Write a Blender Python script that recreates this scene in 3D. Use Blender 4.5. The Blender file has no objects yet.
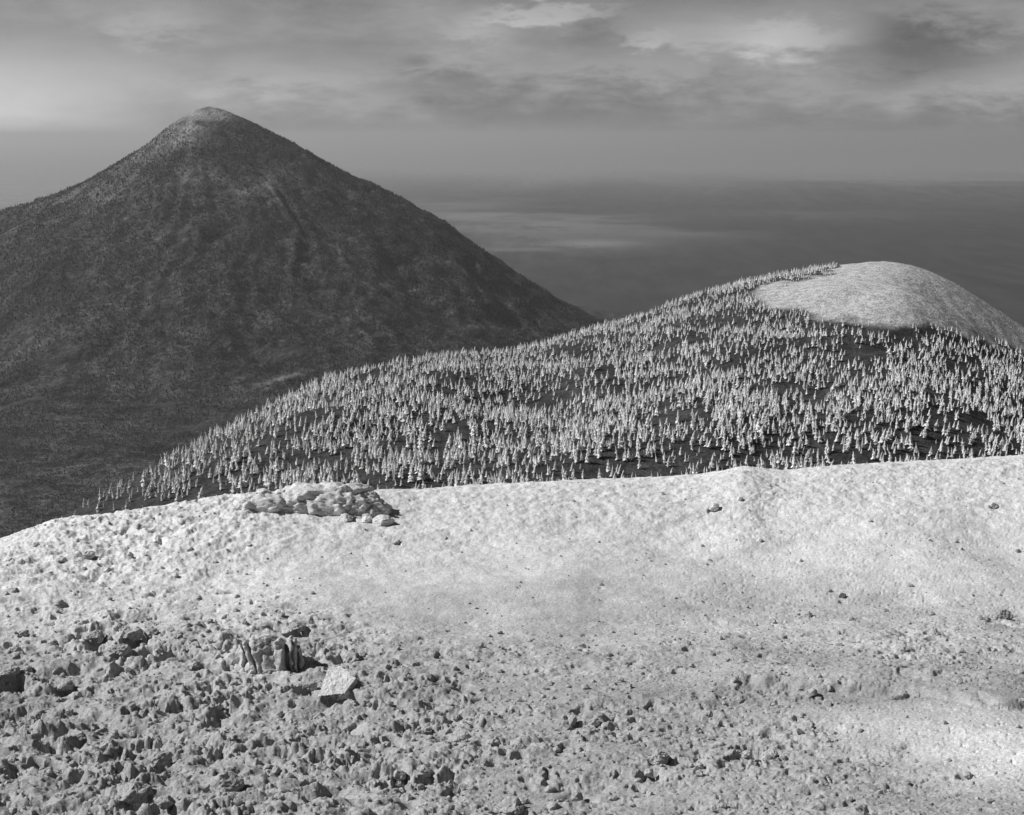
import bpy, bmesh, math, random
import numpy as np
from mathutils import Vector, noise as mn

# ------------------------------------------------------------------ camera, sky, sun
scene = bpy.context.scene
C = scene.collection
F = 1407.0                       # focal length in pixels
W, H = 1024, 815
HORIZON = 136.0                  # row of the true horizon
P = math.atan((H / 2 - HORIZON) / F)   # camera pitched down
cP, sP = math.cos(P), math.sin(P)
cam = bpy.data.cameras.new('camera'); co = bpy.data.objects.new('camera', cam); C.objects.link(co)
cam.sensor_width = 36; cam.lens = 36 * F / W
cam.clip_start = 0.5; cam.clip_end = 900000
co.location = (0, 0, 0); co.rotation_euler = (math.pi / 2 - P, 0, 0)
scene.camera = co
scene.view_settings.view_transform = 'Standard'
scene.view_settings.look = 'None'
scene.view_settings.exposure = 0.11
scene.view_settings.gamma = 1.0
scene.cycles.volume_bounces = 0
scene.cycles.max_bounces = 6
scene.cycles.diffuse_bounces = 1

SUN_AZ, SUN_EL = math.radians(-84), math.radians(40)
sdir = Vector((math.sin(SUN_AZ) * math.cos(SUN_EL), math.cos(SUN_AZ) * math.cos(SUN_EL), math.sin(SUN_EL)))
sl = bpy.data.lights.new('sun', 'SUN'); sl.energy = 4.9; sl.angle = math.radians(0.5); sl.color = (1, 1, 1)
so = bpy.data.objects.new('sun', sl); C.objects.link(so)
so.rotation_euler = sdir.to_track_quat('Z', 'Y').to_euler()


def pix(px, py):
    """ray of a photo pixel: s = x/y and e = z/y"""
    a = (np.asarray(px, float) - W / 2) / F; b = (H / 2 - np.asarray(py, float)) / F
    dy = cP + b * sP
    return a / dy, (-sP + b * cP) / dy


def proj(x, y, z):
    d = y * cP - z * sP; u = y * sP + z * cP
    return W / 2 + F * x / d, H / 2 - F * u / d


world = bpy.data.worlds.new('World'); scene.world = world; world.use_nodes = True
nt = world.node_tree; nt.nodes.clear()
N, L = nt.nodes, nt.links


class G:
    """small helper to write node maths"""
    def __init__(s, nt): s.nt = nt
    def node(s, t, **k):
        n = s.nt.nodes.new(t)
        for a, b in k.items(): setattr(n, a, b)
        return n
    def put(s, sock, v):
        if isinstance(v, (int, float)): sock.default_value = v
        elif isinstance(v, tuple): sock.default_value = v
        else: s.nt.links.new(v, sock)
    def m(s, op, *a, clamp=False):
        n = s.node('ShaderNodeMath', operation=op); n.use_clamp = clamp
        for i, v in enumerate(a): s.put(n.inputs[i], v)
        return n.outputs[0]
    def vm(s, op, a, b):
        n = s.node('ShaderNodeVectorMath', operation=op); s.put(n.inputs[0], a); s.put(n.inputs[1], b)
        return n.outputs[0]
    def noise(s, vec, scale, detail=4, rough=0.55, dist=0.0, lac=2.0):
        n = s.node('ShaderNodeTexNoise')
        if vec is not None: s.put(n.inputs['Vector'], vec)
        n.inputs['Scale'].default_value = scale; n.inputs['Detail'].default_value = detail
        n.inputs['Roughness'].default_value = rough; n.inputs['Distortion'].default_value = dist
        n.inputs['Lacunarity'].default_value = lac
        return n.outputs['Fac']
    def range(s, v, a, b, c, d, smooth=True):
        n = s.node('ShaderNodeMapRange'); n.clamp = True
        if smooth: n.interpolation_type = 'SMOOTHSTEP'
        s.put(n.inputs[0], v)
        for i, q in enumerate((a, b, c, d)): s.put(n.inputs[i + 1], q)
        return n.outputs[0]
    def mix(s, f, a, b):
        return s.m('ADD', s.m('MULTIPLY', a, s.m('SUBTRACT', 1.0, f)), s.m('MULTIPLY', b, f))


g = G(nt)
sky = g.node('ShaderNodeTexSky', sky_type='NISHITA')
sky.sun_disc = False; sky.sun_elevation = SUN_EL; sky.sun_rotation = SUN_AZ
sky.altitude = 2500; sky.air_density = 1.0; sky.dust_density = 1.5
bw = g.node('ShaderNodeRGBToBW'); L.new(sky.outputs[0], bw.inputs[0])
tc = g.node('ShaderNodeTexCoord'); dvec = tc.outputs['Generated']
sx = g.node('ShaderNodeSeparateXYZ'); L.new(dvec, sx.inputs[0])
yy = g.m('MAXIMUM', sx.outputs[1], 0.05)
U = g.m('DIVIDE', sx.outputs[0], yy); E = g.m('DIVIDE', sx.outputs[2], yy)
front = g.range(sx.outputs[1], 0.3, 0.6, 0.0, 1.0)
stretch = g.vm('MULTIPLY', dvec, (1.0, 1.0, 3.2))
n1 = g.noise(stretch, 7.0, 7, 0.58, 0.35)
n2 = g.noise(stretch, 26.0, 8, 0.66, 0.2)
wob = g.m('MULTIPLY', g.m('SUBTRACT', n1, 0.5), 0.055)
wob2 = g.m('MULTIPLY', g.m('SUBTRACT', n2, 0.5), 0.05)
Uw = g.m('ADD', g.m('ADD', U, wob), wob2); Ew = g.m('ADD', g.m('ADD', E, g.m('MULTIPLY', wob, 0.45)), wob2)


def blob(px, py, rx, ry, amp):
    u0, e0 = pix(px, py)
    a = g.m('DIVIDE', g.m('SUBTRACT', Uw, float(u0)), rx / F); b = g.m('DIVIDE', g.m('SUBTRACT', Ew, float(e0)), ry / F)
    q = g.m('ADD', g.m('MULTIPLY', a, a), g.m('MULTIPLY', b, b))
    return g.m('MULTIPLY', g.m('EXPONENT', g.m('MULTIPLY', g.m('POWER', q, 1.5), -1.0)), amp)


clouds = g.m('MULTIPLY', g.m('SUBTRACT', n1, 0.5), 1.0)
clouds = g.m('ADD', clouds, g.m('MULTIPLY', g.m('SUBTRACT', n2, 0.5), 0.62))
for b in ((540, 14, 62, 8, 0.7), (800, 38, 62, 18, 0.5), (715, 33, 90, 18, 0.3), (150, 22, 60, 18, 0.32), (650, 38, 30, 8, 0.25), (480, 32, 30, 12, 0.3),
          (470, 45, 60, 20, 0.12), (300, 75, 90, 14, 0.14), (930, 45, 80, 26, -0.5), (890, 76, 45, 8, -0.22), (790, -15, 130, 14, -0.20),
          (340, 30, 110, 30, -0.08), (0, 140, 170, 75, 0.42), (560, 100, 130, 20, -0.08), (1010, 90, 70, 18, 0.2),
          (420, 80, 60, 12, -0.15), (650, 70, 70, 12, 0.15), (590, 50, 60, 12, -0.1), (560, 140, 900, 44, -0.32), (1024, 130, 260, 40, -0.06), (760, 100, 300, 40, -0.06), (-20, 140, 170, 90, 0.35)):
    clouds = g.m('ADD', clouds, blob(*b))
cf = g.m('MAXIMUM', g.m('ADD', 1.0, g.m('MULTIPLY', clouds, front)), 0.2)
offview_sky_dim = g.mix(front, 0.6, 1.02)  # dims the sky outside the view so shadows stay deep
val = g.m('MULTIPLY', g.m('MULTIPLY', bw.outputs[0], cf), offview_sky_dim)
bg = g.node('ShaderNodeBackground'); L.new(val, bg.inputs[0]); bg.inputs[1].default_value = 0.05
wo = g.node('ShaderNodeOutputWorld'); L.new(bg.outputs[0], wo.inputs[0])

# ------------------------------------------------------------------ noise and helpers
rng = np.random.default_rng(7)
_perm = np.tile(rng.permutation(512), 3)
_ga = rng.uniform(0, 2 * math.pi, 512); _gx, _gy = np.cos(_ga), np.sin(_ga)


def perlin(x, y):
    x = np.asarray(x, float) + 1000.37; y = np.asarray(y, float) + 1000.71
    xi = np.floor(x).astype(np.int64); yi = np.floor(y).astype(np.int64)
    xf = x - xi; yf = y - yi
    u = xf * xf * xf * (xf * (xf * 6 - 15) + 10); v = yf * yf * yf * (yf * (yf * 6 - 15) + 10)
    def gr(i, j, dx, dy):
        h = _perm[(_perm[i & 511] + j) & 511]
        return _gx[h] * dx + _gy[h] * dy
    a = gr(xi, yi, xf, yf); b = gr(xi + 1, yi, xf - 1, yf)
    c = gr(xi, yi + 1, xf, yf - 1); d = gr(xi + 1, yi + 1, xf - 1, yf - 1)
    return ((a * (1 - u) + b * u) * (1 - v) + (c * (1 - u) + d * u) * v) * 1.4


def fbm(x, y, octs=4, gain=0.5):
    r = 0; a = 1.0
    for k in range(octs):
        r = r + a * perlin(x * 2 ** k + 17.3 * k, y * 2 ** k - 9.1 * k); a *= gain
    return r


def cells(x, y):
    """worley distance to the nearest feature point and a random number of that cell"""
    xi = np.floor(x).astype(np.int64); yi = np.floor(y).astype(np.int64)
    best = np.full(np.shape(x), 9.0); rid = np.zeros(np.shape(x))
    for di in (-1, 0, 1):
        for dj in (-1, 0, 1):
            h = _perm[(_perm[(xi + di) & 511] + yi + dj) & 511]
            fx = (h * 0.6180339) % 1.0; fy = (h * 0.7548777) % 1.0
            d = np.hypot(xi + di + fx - x, yi + dj + fy - y)
            m = d < best
            best = np.where(m, d, best); rid = np.where(m, (h * 0.3819) % 1.0, rid)
    return best, rid


def sstep(x, a, b):
    t = np.clip((x - a) / (b - a), 0, 1); return t * t * (3 - 2 * t)


def hermite(Y, KY, KZ):
    """monotone cubic through per-point knots KY (n,k), KZ (n,k)"""
    dk = np.diff(KZ, axis=1) / np.diff(KY, axis=1)
    m = np.zeros_like(KZ)
    a, b = dk[:, :-1], dk[:, 1:]
    with np.errstate(divide='ignore', invalid='ignore'):
        hm = np.where(a * b > 0, 2 * a * b / (a + b), 0)
    m[:, 1:-1] = hm; m[:, 0] = dk[:, 0]; m[:, -1] = dk[:, -1]
    i = np.clip((Y[:, None] >= KY).sum(1) - 1, 0, KY.shape[1] - 2)
    r = np.arange(len(Y)); h = KY[r, i + 1] - KY[r, i]; t = np.clip((Y - KY[r, i]) / h, 0, 1)
    return ((2 * t**3 - 3 * t**2 + 1) * KZ[r, i] + (t**3 - 2 * t**2 + t) * h * m[r, i]
            + (-2 * t**3 + 3 * t**2) * KZ[r, i + 1] + (t**3 - t**2) * h * m[r, i + 1])


def smooth_table(xs, ys, lo, hi, sig, n=3000):
    q = np.linspace(lo, hi, n); v = np.interp(q, xs, ys)
    k = int(3 * sig / (hi - lo) * n) + 1
    w = np.exp(-0.5 * (np.arange(-k, k + 1) / (k / 3)) ** 2); w /= w.sum()
    return q, np.convolve(np.pad(v, k, mode='edge'), w, mode='valid')


def mesh_np(name, v, f, mat, smooth=True, attrs=None, parent=None):
    v = np.ascontiguousarray(v, dtype=np.float32); f = np.ascontiguousarray(f, dtype=np.int32)
    me = bpy.data.meshes.new(name); k = f.shape[1]
    me.vertices.add(len(v)); me.vertices.foreach_set('co', v.ravel())
    me.loops.add(f.size); me.loops.foreach_set('vertex_index', f.ravel())
    me.polygons.add(len(f)); me.polygons.foreach_set('loop_start', np.arange(0, f.size, k, dtype=np.int32))
    me.polygons.foreach_set('loop_total', np.full(len(f), k, dtype=np.int32))
    me.update(calc_edges=True)
    me.polygons.foreach_set('use_smooth', np.full(len(f), smooth, dtype=bool))
    for an, av in (attrs or {}).items():
        at = me.attributes.new(an, 'FLOAT', 'POINT'); at.data.foreach_set('value', np.ascontiguousarray(av, dtype=np.float32).ravel())
    me.materials.append(mat)
    o = bpy.data.objects.new(name, me); C.objects.link(o)
    if parent: o.parent = parent
    return o


def grid_faces(nr, nc):
    i = np.arange(nr * nc).reshape(nr, nc)
    return np.stack([i[:-1, :-1], i[:-1, 1:], i[1:, 1:], i[1:, :-1]], -1).reshape(-1, 4)


def tag(o, label=None, cat=None, group=None, kind=None):
    for k, v in (('label', label), ('category', cat), ('group', group), ('kind', kind)):
        if v: o[k] = v
    return o


def grey(name, build, rough=0.9):
    """material whose grey value and bump come from build(g, pos) -> (value, height, strength, distance)"""
    m = bpy.data.materials.new(name); m.use_nodes = True
    t = m.node_tree; bs = t.nodes['Principled BSDF']; q = G(t)
    geo = q.node('ShaderNodeNewGeometry')
    v, h, st, di = build(q, geo.outputs['Position'], geo)
    cmb = q.node('ShaderNodeCombineColor')
    for i in range(3): q.put(cmb.inputs[i], v)
    t.links.new(cmb.outputs[0], bs.inputs['Base Color'])
    bs.inputs['Roughness'].default_value = rough; bs.inputs['Specular IOR Level'].default_value = 0.12
    if h is not None:
        b = q.node('ShaderNodeBump'); b.inputs['Strength'].default_value = st; b.inputs['Distance'].default_value = di
        t.links.new(h, b.inputs['Height']); t.links.new(b.outputs[0], bs.inputs['Normal'])
    return m


def attr(q, name):
    n = q.node('ShaderNodeAttribute'); n.attribute_name = name; return n.outputs['Fac']


# ------------------------------------------------------------------ materials
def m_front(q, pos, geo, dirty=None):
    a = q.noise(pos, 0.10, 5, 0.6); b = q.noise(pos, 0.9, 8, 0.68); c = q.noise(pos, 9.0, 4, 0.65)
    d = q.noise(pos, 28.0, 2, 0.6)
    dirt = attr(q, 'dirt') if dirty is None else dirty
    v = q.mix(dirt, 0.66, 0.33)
    v = q.m('MULTIPLY', v, q.range(a, 0.3, 0.7, 0.92, 1.07))
    v = q.m('MULTIPLY', v, q.range(b, 0.3, 0.7, 0.88, 1.09))
    v = q.m('MULTIPLY', v, q.range(c, 0.3, 0.7, 0.74, 1.16))
    v = q.m('MULTIPLY', v, q.range(d, 0.32, 0.5, 0.6, 1.04))
    h = q.m('ADD', q.m('ADD', q.m('MULTIPLY', b, 0.5), q.m('MULTIPLY', c, 0.35)), q.m('MULTIPLY', d, 0.12))
    return v, h, 0.55, 0.2


def m_rock(lo, hi):
    def f(q, pos, geo):
        b = q.noise(pos, 1.7, 6, 0.65); c = q.noise(pos, 11.0, 5, 0.68)
        v = q.range(b, 0.3, 0.7, lo, hi); v = q.m('MULTIPLY', v, q.range(c, 0.3, 0.7, 0.75, 1.1))
        return v, q.m('ADD', b, q.m('MULTIPLY', c, 0.5)), 0.7, 0.12
    return f


def m_hill(q, pos, geo):
    bald = attr(q, 'bald')
    a = q.noise(pos, 0.02, 5, 0.6); b = q.noise(pos, 0.12, 7, 0.7); c = q.noise(pos, 0.6, 3, 0.6)
    dark = q.m('MULTIPLY', q.range(q.m('ADD', q.m('MULTIPLY', b, 0.5), q.m('MULTIPLY', c, 0.5)), 0.38, 0.66, 0.018, 0.075), q.range(a, 0.35, 0.65, 0.85, 1.25))
    st = q.noise(q.vm('MULTIPLY', pos, (0.7, 1.0, 1.6)), 0.16, 5, 0.7, 0.4)
    pale = q.m('MULTIPLY', q.range(st, 0.38, 0.56, 0.36, 0.54), q.range(c, 0.4, 0.56, 0.60, 1.10))
    v = q.mix(bald, dark, pale)
    return v, q.m('ADD', b, q.m('MULTIPLY', c, 0.4)), 0.6, 3.0


def m_tree(base, var):
    def f(q, pos, geo):
        n = q.noise(pos, 0.7, 3, 0.7)
        oi = attr(q, 'tone')
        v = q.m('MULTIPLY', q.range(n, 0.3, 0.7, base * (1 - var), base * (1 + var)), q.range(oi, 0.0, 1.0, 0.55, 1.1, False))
        return v, None, 0, 0
    return f


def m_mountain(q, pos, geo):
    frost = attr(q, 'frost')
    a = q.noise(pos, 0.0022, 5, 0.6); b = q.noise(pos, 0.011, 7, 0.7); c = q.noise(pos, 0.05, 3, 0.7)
    v = q.m('MULTIPLY', q.range(b, 0.35, 0.66, 0.020, 0.062), q.range(a, 0.35, 0.65, 0.75, 1.3))  # dark forest grey, with the cloud shadow on the mountain painted in
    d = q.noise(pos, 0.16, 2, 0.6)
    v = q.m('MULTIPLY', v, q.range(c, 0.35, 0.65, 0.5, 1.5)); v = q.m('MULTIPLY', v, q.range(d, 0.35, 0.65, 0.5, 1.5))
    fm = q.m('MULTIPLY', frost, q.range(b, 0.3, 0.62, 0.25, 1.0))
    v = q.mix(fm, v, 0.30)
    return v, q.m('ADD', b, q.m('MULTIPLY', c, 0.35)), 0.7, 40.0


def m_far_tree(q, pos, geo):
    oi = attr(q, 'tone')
    return q.range(oi, 0.0, 1.0, 0.022, 0.40, False), None, 0, 0  # needle tone kept dark to carry the same painted cloud shadow


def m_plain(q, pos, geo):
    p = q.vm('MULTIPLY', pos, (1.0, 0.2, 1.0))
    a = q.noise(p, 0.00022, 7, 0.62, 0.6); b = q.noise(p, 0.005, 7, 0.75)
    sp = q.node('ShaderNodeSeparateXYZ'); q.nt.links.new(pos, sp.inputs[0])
    v = q.range(b, 0.35, 0.68, 0.036, 0.056)  # dark forest grey that also stands in for cloud shadow on the plain
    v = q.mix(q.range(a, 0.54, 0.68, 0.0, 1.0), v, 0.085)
    haze_lift = q.range(q.m('ADD', sp.outputs[1], q.m('MULTIPLY', q.m('SUBTRACT', a, 0.5), 24000)), 14000, 46000, 0.0, 1.0)  # paler with distance: haze and horizon brightness painted into the ground
    west = q.m('MULTIPLY', q.range(sp.outputs[0], -9000, -3000, 1.0, 0.0), q.range(sp.outputs[1], 14000, 20000, 0.0, 1.0))  # sunward side lightened nearer in, painting the haze glow there
    haze_lift = q.m('MAXIMUM', haze_lift, west)
    v = q.mix(haze_lift, v, q.range(b, 0.35, 0.65, 0.17, 0.26))
    # the open grassland and lake flats north of the cone
    for (px, py, rx, ry, amp) in ((545, 224, 80, 7, 0.3), (600, 243, 42, 4, 0.4), (470, 216, 70, 5, 0.4), (560, 233, 120, 14, 0.22), (420, 205, 100, 8, 0.3), (680, 232, 70, 6, 0.2), (800, 215, 120, 5, 0.12), (520, 250, 40, 2.5, 0.3)):
        s0, e0 = pix(px, py); y0 = -1000 / float(e0); x0 = float(s0) * y0
        ryw = y0 * y0 / 1000 * ry / F; rxw = y0 * rx / F
        w = q.m('ADD', q.m('MULTIPLY', q.m('SUBTRACT', b, 0.5), 1.5), q.m('MULTIPLY', q.m('SUBTRACT', q.noise(pos, 0.0007, 5, 0.65), 0.5), 3.0))
        u = q.m('ADD', q.m('DIVIDE', q.m('SUBTRACT', sp.outputs[0], x0), rxw), w)
        t = q.m('ADD', q.m('DIVIDE', q.m('SUBTRACT', sp.outputs[1], y0), ryw), w)
        e = q.m('EXPONENT', q.m('MULTIPLY', q.m('ADD', q.m('MULTIPLY', u, u), q.m('MULTIPLY', t, t)), -1.0))
        v = q.mix(q.m('MULTIPLY', e, amp), v, 0.32)
    return v, None, 0, 0


M = {
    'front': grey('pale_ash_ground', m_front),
    'rock': grey('ash_covered_rock', lambda q, p, g_: m_front(q, p, g_, 0.8)),
    'rock_pale': grey('pale_rock', lambda q, p, g_: m_front(q, p, g_, 0.1)),
    'rock_dark': grey('dark_rock', m_rock(0.10, 0.24)),  # darker grey, used for the two lone stones
    'hill': grey('forest_hill_ground', m_hill),
    'frost': grey('frosted_needles', m_tree(0.88, 0.12)),
    'rock_mid': grey('dusty_rock', lambda q, p, g_: m_front(q, p, g_, 0.45)),
    'bark': grey('conifer_bark', m_rock(0.09, 0.16)),
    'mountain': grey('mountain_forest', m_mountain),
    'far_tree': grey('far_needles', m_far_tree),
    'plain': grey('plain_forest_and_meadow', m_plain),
}

# ------------------------------------------------------------------ plain
def axis(v0, v1, n, p=3.0):
    t = np.linspace(-1, 1, n); return v0 + (v1 - v0) * (0.5 + 0.5 * np.sign(t) * np.abs(t) ** p)


xs = axis(-250000, 250000, 121); ys = axis(-250000, 250000, 121)
X, Y = np.meshgrid(xs, ys)
Z = np.full_like(X, -1000.0)
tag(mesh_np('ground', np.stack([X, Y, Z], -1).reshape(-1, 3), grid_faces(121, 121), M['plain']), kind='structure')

# low dark tableland far out on the plain
tx = np.linspace(-9000, 42000, 260); ty = np.linspace(20500, 34000, 90)
X, Y = np.meshgrid(tx, ty)
hgt = 115 * sstep(Y, 21500, 24500) * (1 - sstep(Y, 28500, 33500)) * sstep(X, 500, 7500) * (1 - sstep(X, 34000, 41000))
hgt = hgt * (0.8 + 0.45 * fbm(X / 3500, Y / 2500, 5)) - 4
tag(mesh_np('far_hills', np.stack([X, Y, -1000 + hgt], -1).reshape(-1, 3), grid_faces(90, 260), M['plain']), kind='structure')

# ------------------------------------------------------------------ cone mountain
MY = 7000.0
ps, pe = pix(207, 106); MX = float(ps) * MY; MZ = float(pe) * MY
UM = MY / F * 1.008
rq, rt = smooth_table(np.array([0, 15, 40, 90, 160, 220, 290, 335, 390, 470, 600, 900]) * UM, np.array([0, 3, 14, 42, 78, 111, 157, 190, 220, 243, 250, 252]) * UM, 0, 900 * UM, 3.2 * UM)
lq, lt = smooth_table(np.array([0, 12, 25, 40, 60, 110, 150, 160, 210, 330, 420, 520, 700, 900]) * UM, np.array([0, 4, 12, 22, 39, 69, 86, 87, 108, 172, 214, 240, 250, 252]) * UM, 0, 900 * UM, 3.2 * UM)
fq, ft = smooth_table(np.array([0, 100, 200, 300, 360, 430, 520, 620, 760, 900]) * UM, np.array([0, 55, 108, 158, 184, 205, 222, 233, 243, 252]) * UM, 0, 900 * UM, 12 * UM)


def mountain_h(x, y):
    dx, dy = x - MX, y - MY
    r = np.hypot(dx, dy); th = np.arctan2(dy, dx)
    wl = 0.5 - 0.5 * np.cos(th); wl = sstep(wl, 0.15, 0.85)
    h = np.interp(r, rq, rt) * (1 - wl) + np.interp(r, lq, lt) * wl
    fw = sstep(-np.sin(th), 0.25, 0.9)
    h = h * (1 - fw) + np.interp(r, fq, ft) * fw
    amp = sstep(r, 40, 900) * (1 - 0.7 * sstep(r, 1900, 3000))
    tw = th + 0.15 * fbm(x / 900, y / 900, 3)
    k = 3.2
    g1 = 1 - np.abs(perlin(np.cos(tw) * k + 3.1, np.sin(tw) * k + r / 4000)) * 2
    k = 8.0
    g2 = 1 - np.abs(perlin(np.cos(tw) * k + 7.7, np.sin(tw) * k + r / 1500)) * 2
    z = MZ - h + amp * (11 * (g1 - 0.6) + 14 * (g2 - 0.5) + 26 * fbm(x / 380, y / 380, 4) + 10 * fbm(x / 90, y / 90, 3))
    z += 3 * fbm(x / 60, y / 60, 3) * (1 - amp)
    # low apron reaching towards the camera
    ap = 1 - sstep(np.hypot((x - MX + 300) / 1.1, (y - MY + 1500) * 0.75), 1200, 3200)
    z = np.maximum(z, -1000 + 120 * ap + 22 * fbm(x / 600, y / 600, 4) * ap - 6)
    return z


gx = np.linspace(MX - 5200, MX + 3600, 800); gy = np.concatenate([np.linspace(2300, 7300, 560), np.linspace(7320, 11500, 120)])
X, Y = np.meshgrid(gx, gy); Zm = mountain_h(X, Y)
edge = np.maximum(np.maximum(sstep(X, MX + 3000, MX + 3600), 1 - sstep(X, MX - 5200, MX - 4700)), np.maximum(1 - sstep(Y, 2300, 2700), sstep(Y, 11000, 11500)))
Zm = Zm * (1 - edge) + np.minimum(Zm, -1006) * edge
PX, PY = proj(X, Y, Zm)


def pblob(px, py, cx, cy, rx, ry, rot=0):
    c, s = math.cos(rot), math.sin(rot); a = (px - cx) * c + (py - cy) * s; b = -(px - cx) * s + (py - cy) * c
    return np.exp(-(a / rx) ** 2 - (b / ry) ** 2)


def frost_mask(px, py, x, y):
    n = fbm(x / 160, y / 160, 4)
    m = 1.7 * pblob(px, py, 194, 123, 24, 13, -0.5) + 1.1 * pblob(px, py, 222, 113, 14, 6) + 0.35 * pblob(px, py, 150, 150, 50, 14, -0.6) + 0.4 * pblob(px, py, 195, 180, 24, 16)
    m += 0.34 * pblob(px, py, 265, 185, 32, 20) + 0.2 * pblob(px, py, 110, 205, 26, 16) + 0.18 * pblob(px, py, 60, 200, 40, 14, -0.3) + 0.16 * pblob(px, py, 345, 190, 45, 6, 0.6)
    m += 0.13 * pblob(px, py, 350, 270, 60, 22, 0.4) + 0.10 * pblob(px, py, 30, 350, 50, 40) + 0.9 * pblob(px, py, 283, 378, 20, 2.2, -0.3) + 0.4 * pblob(px, py, 262, 383, 12, 1.6)
    m += 0.10 * pblob(px, py, 480, 290, 60, 10, 0.5)
    return np.clip(m * (1 + 0.9 * n) + 0.05 * n, 0, 1)


frost = frost_mask(PX, PY, X, Y) * (Y < MY + 150)
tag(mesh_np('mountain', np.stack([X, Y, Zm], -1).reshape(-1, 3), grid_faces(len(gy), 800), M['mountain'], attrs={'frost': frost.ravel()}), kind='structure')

# the far-off conifer forest on the cone and the plain round its foot: one mass
nT = 210000
tx = rng.uniform(MX - 3300, MX + 3000, nT); ty = rng.uniform(3000, 7150, nT)
keep = fbm(tx / 240, ty / 240, 3) > -0.45
tx, ty = tx[keep], ty[keep]; tz = mountain_h(tx, ty)
tz = np.maximum(tz, -1000.0); PX, PY = proj(tx, ty, tz)
ok = (PX > -120) & (PX < 720) & (PY < 600) & (PY > 100); tx, ty, tz, PX, PY = tx[ok], ty[ok], tz[ok], PX[ok], PY[ok]
fr = frost_mask(PX, PY, tx, ty)
top = sstep(PY, 108, 135)
n = len(tx); hh = rng.uniform(5, 12.5, n) * (0.2 + 0.8 * top); rr = hh * rng.uniform(0.24, 0.36, n)
hh *= 0.5 + 0.5 * sstep(ty, 3400, 6500); rr *= 0.6 + 0.4 * sstep(ty, 3400, 6500)
tone = np.clip(rng.beta(1.2, 9, n) * 0.45 + fr * rng.uniform(0.3, 1.1, n) * 0.8, 0, 1)
ang = np.arange(4) * math.pi / 2
rot = rng.uniform(0, 6.28, n)
v = np.zeros((n, 5, 3))
for k in range(4):
    v[:, k, 0] = tx + rr * np.cos(ang[k] + rot); v[:, k, 1] = ty + rr * np.sin(ang[k] + rot); v[:, k, 2] = tz - 1.5
v[:, 4, 0] = tx; v[:, 4, 1] = ty; v[:, 4, 2] = tz + hh
f = (np.arange(n)[:, None, None] * 5 + np.array([[0, 1, 4], [1, 2, 4], [2, 3, 4], [3, 0, 4]])[None]).reshape(-1, 3)
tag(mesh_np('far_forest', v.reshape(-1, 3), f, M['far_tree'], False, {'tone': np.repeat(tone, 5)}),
    'conifer forest darkened for cloud shadow, covering the cone mountain and plain at its foot', 'forest', kind='stuff')

# ------------------------------------------------------------------ forest hill
hp = np.array([-900, -300, 0, 60, 80, 120, 140, 178, 200, 240, 275, 320, 400, 470, 520, 600, 655, 680, 720, 760, 800, 840, 890, 930, 970, 1024, 1150, 1500, 2000], float)
hy = np.array([900, 700, 562, 527, 514, 493, 482, 459, 445, 424, 406, 383, 363, 354, 352, 328, 315, 300, 289, 280, 272, 265, 260, 270, 292, 329, 400, 520, 600], float)
hd = np.interp(hp, [-900, 80, 200, 320, 520, 700, 890, 1150, 2000], [900, 1000, 1120, 1250, 1380, 1480, 1560, 1480, 1400])
hs, he = pix(hp, hy)
q_s, t_e = smooth_table(hs, he, -1.0, 1.1, 0.012)
_, t_d = smooth_table(hs, hd, -1.0, 1.1, 0.05)


def hill_h(x, y, detail=True):
    s = x / np.maximum(y, 1.0); e = np.interp(s, q_s, t_e); D = np.interp(s, q_s, t_d)
    zr = e * D
    _, eb = pix(512, 520.0); 
    low = sstep(s, -0.34, -0.20)                       # towards the west end the ground falls away
    zb = (-290) * low + (-330) * (1 - low)
    zb = np.minimum(zb, zr - 45)
    Yb = 0.58 * D
    KY = np.stack([Yb - 380, Yb - 120, Yb, 0.80 * D, D, D + 40, D + 160, D + 480, D + 1400], 1)
    zm = zr - (zr - zb) * 0.34
    KZ = np.stack([zb - 150, zb - 40, zb, zm, zr, zr - 5, zr - 62, zr - 290, np.full_like(zr, -1015)], 1)
    z = hermite(y, KY, KZ)
    w = sstep(y, Yb - 100, Yb + 100) * (1 - sstep(y, D - 140, D - 10)) 
    px, py = proj(x, y, z)
    z = z + w * 7.0 * fbm(x / 170, y / 110, 3) 
    # benches and gullies that show as bands on the slope
    z = z + w * (2.5 * pblob(px, py, 870, 312, 60, 9) - 3 * pblob(px, py, 868, 331, 55, 8) + 4 * pblob(px, py, 850, 337, 45, 5, -0.15) - 4 * pblob(px, py, 865, 349, 45, 5, -0.15)
                 - 6 * pblob(px, py, 540, 400, 60, 16) + 4 * pblob(px, py, 450, 372, 90, 9, -0.1) - 4 * pblob(px, py, 370, 390, 60, 7, -0.4))
    if detail: z = z + 0.7 * fbm(x / 18, y / 18, 3)
    return z


def bald_mask(px, py, x, y):
    j = 7 * fbm(x / 38, y / 38, 4)
    lowb = np.interp(px, [740, 790, 840, 900, 960, 1024, 1200], [299, 312, 322, 326, 334, 353, 396]) + j
    topb = np.interp(px, [740, 770, 800, 835, 862], [292, 286, 280, 270, 240]) + j * 0.8
    inside = sstep(lowb - py, -4, 6) * sstep(py - topb, -2, 2) * sstep(px, 745, 765)
    return np.clip(inside, 0, 1)


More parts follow.
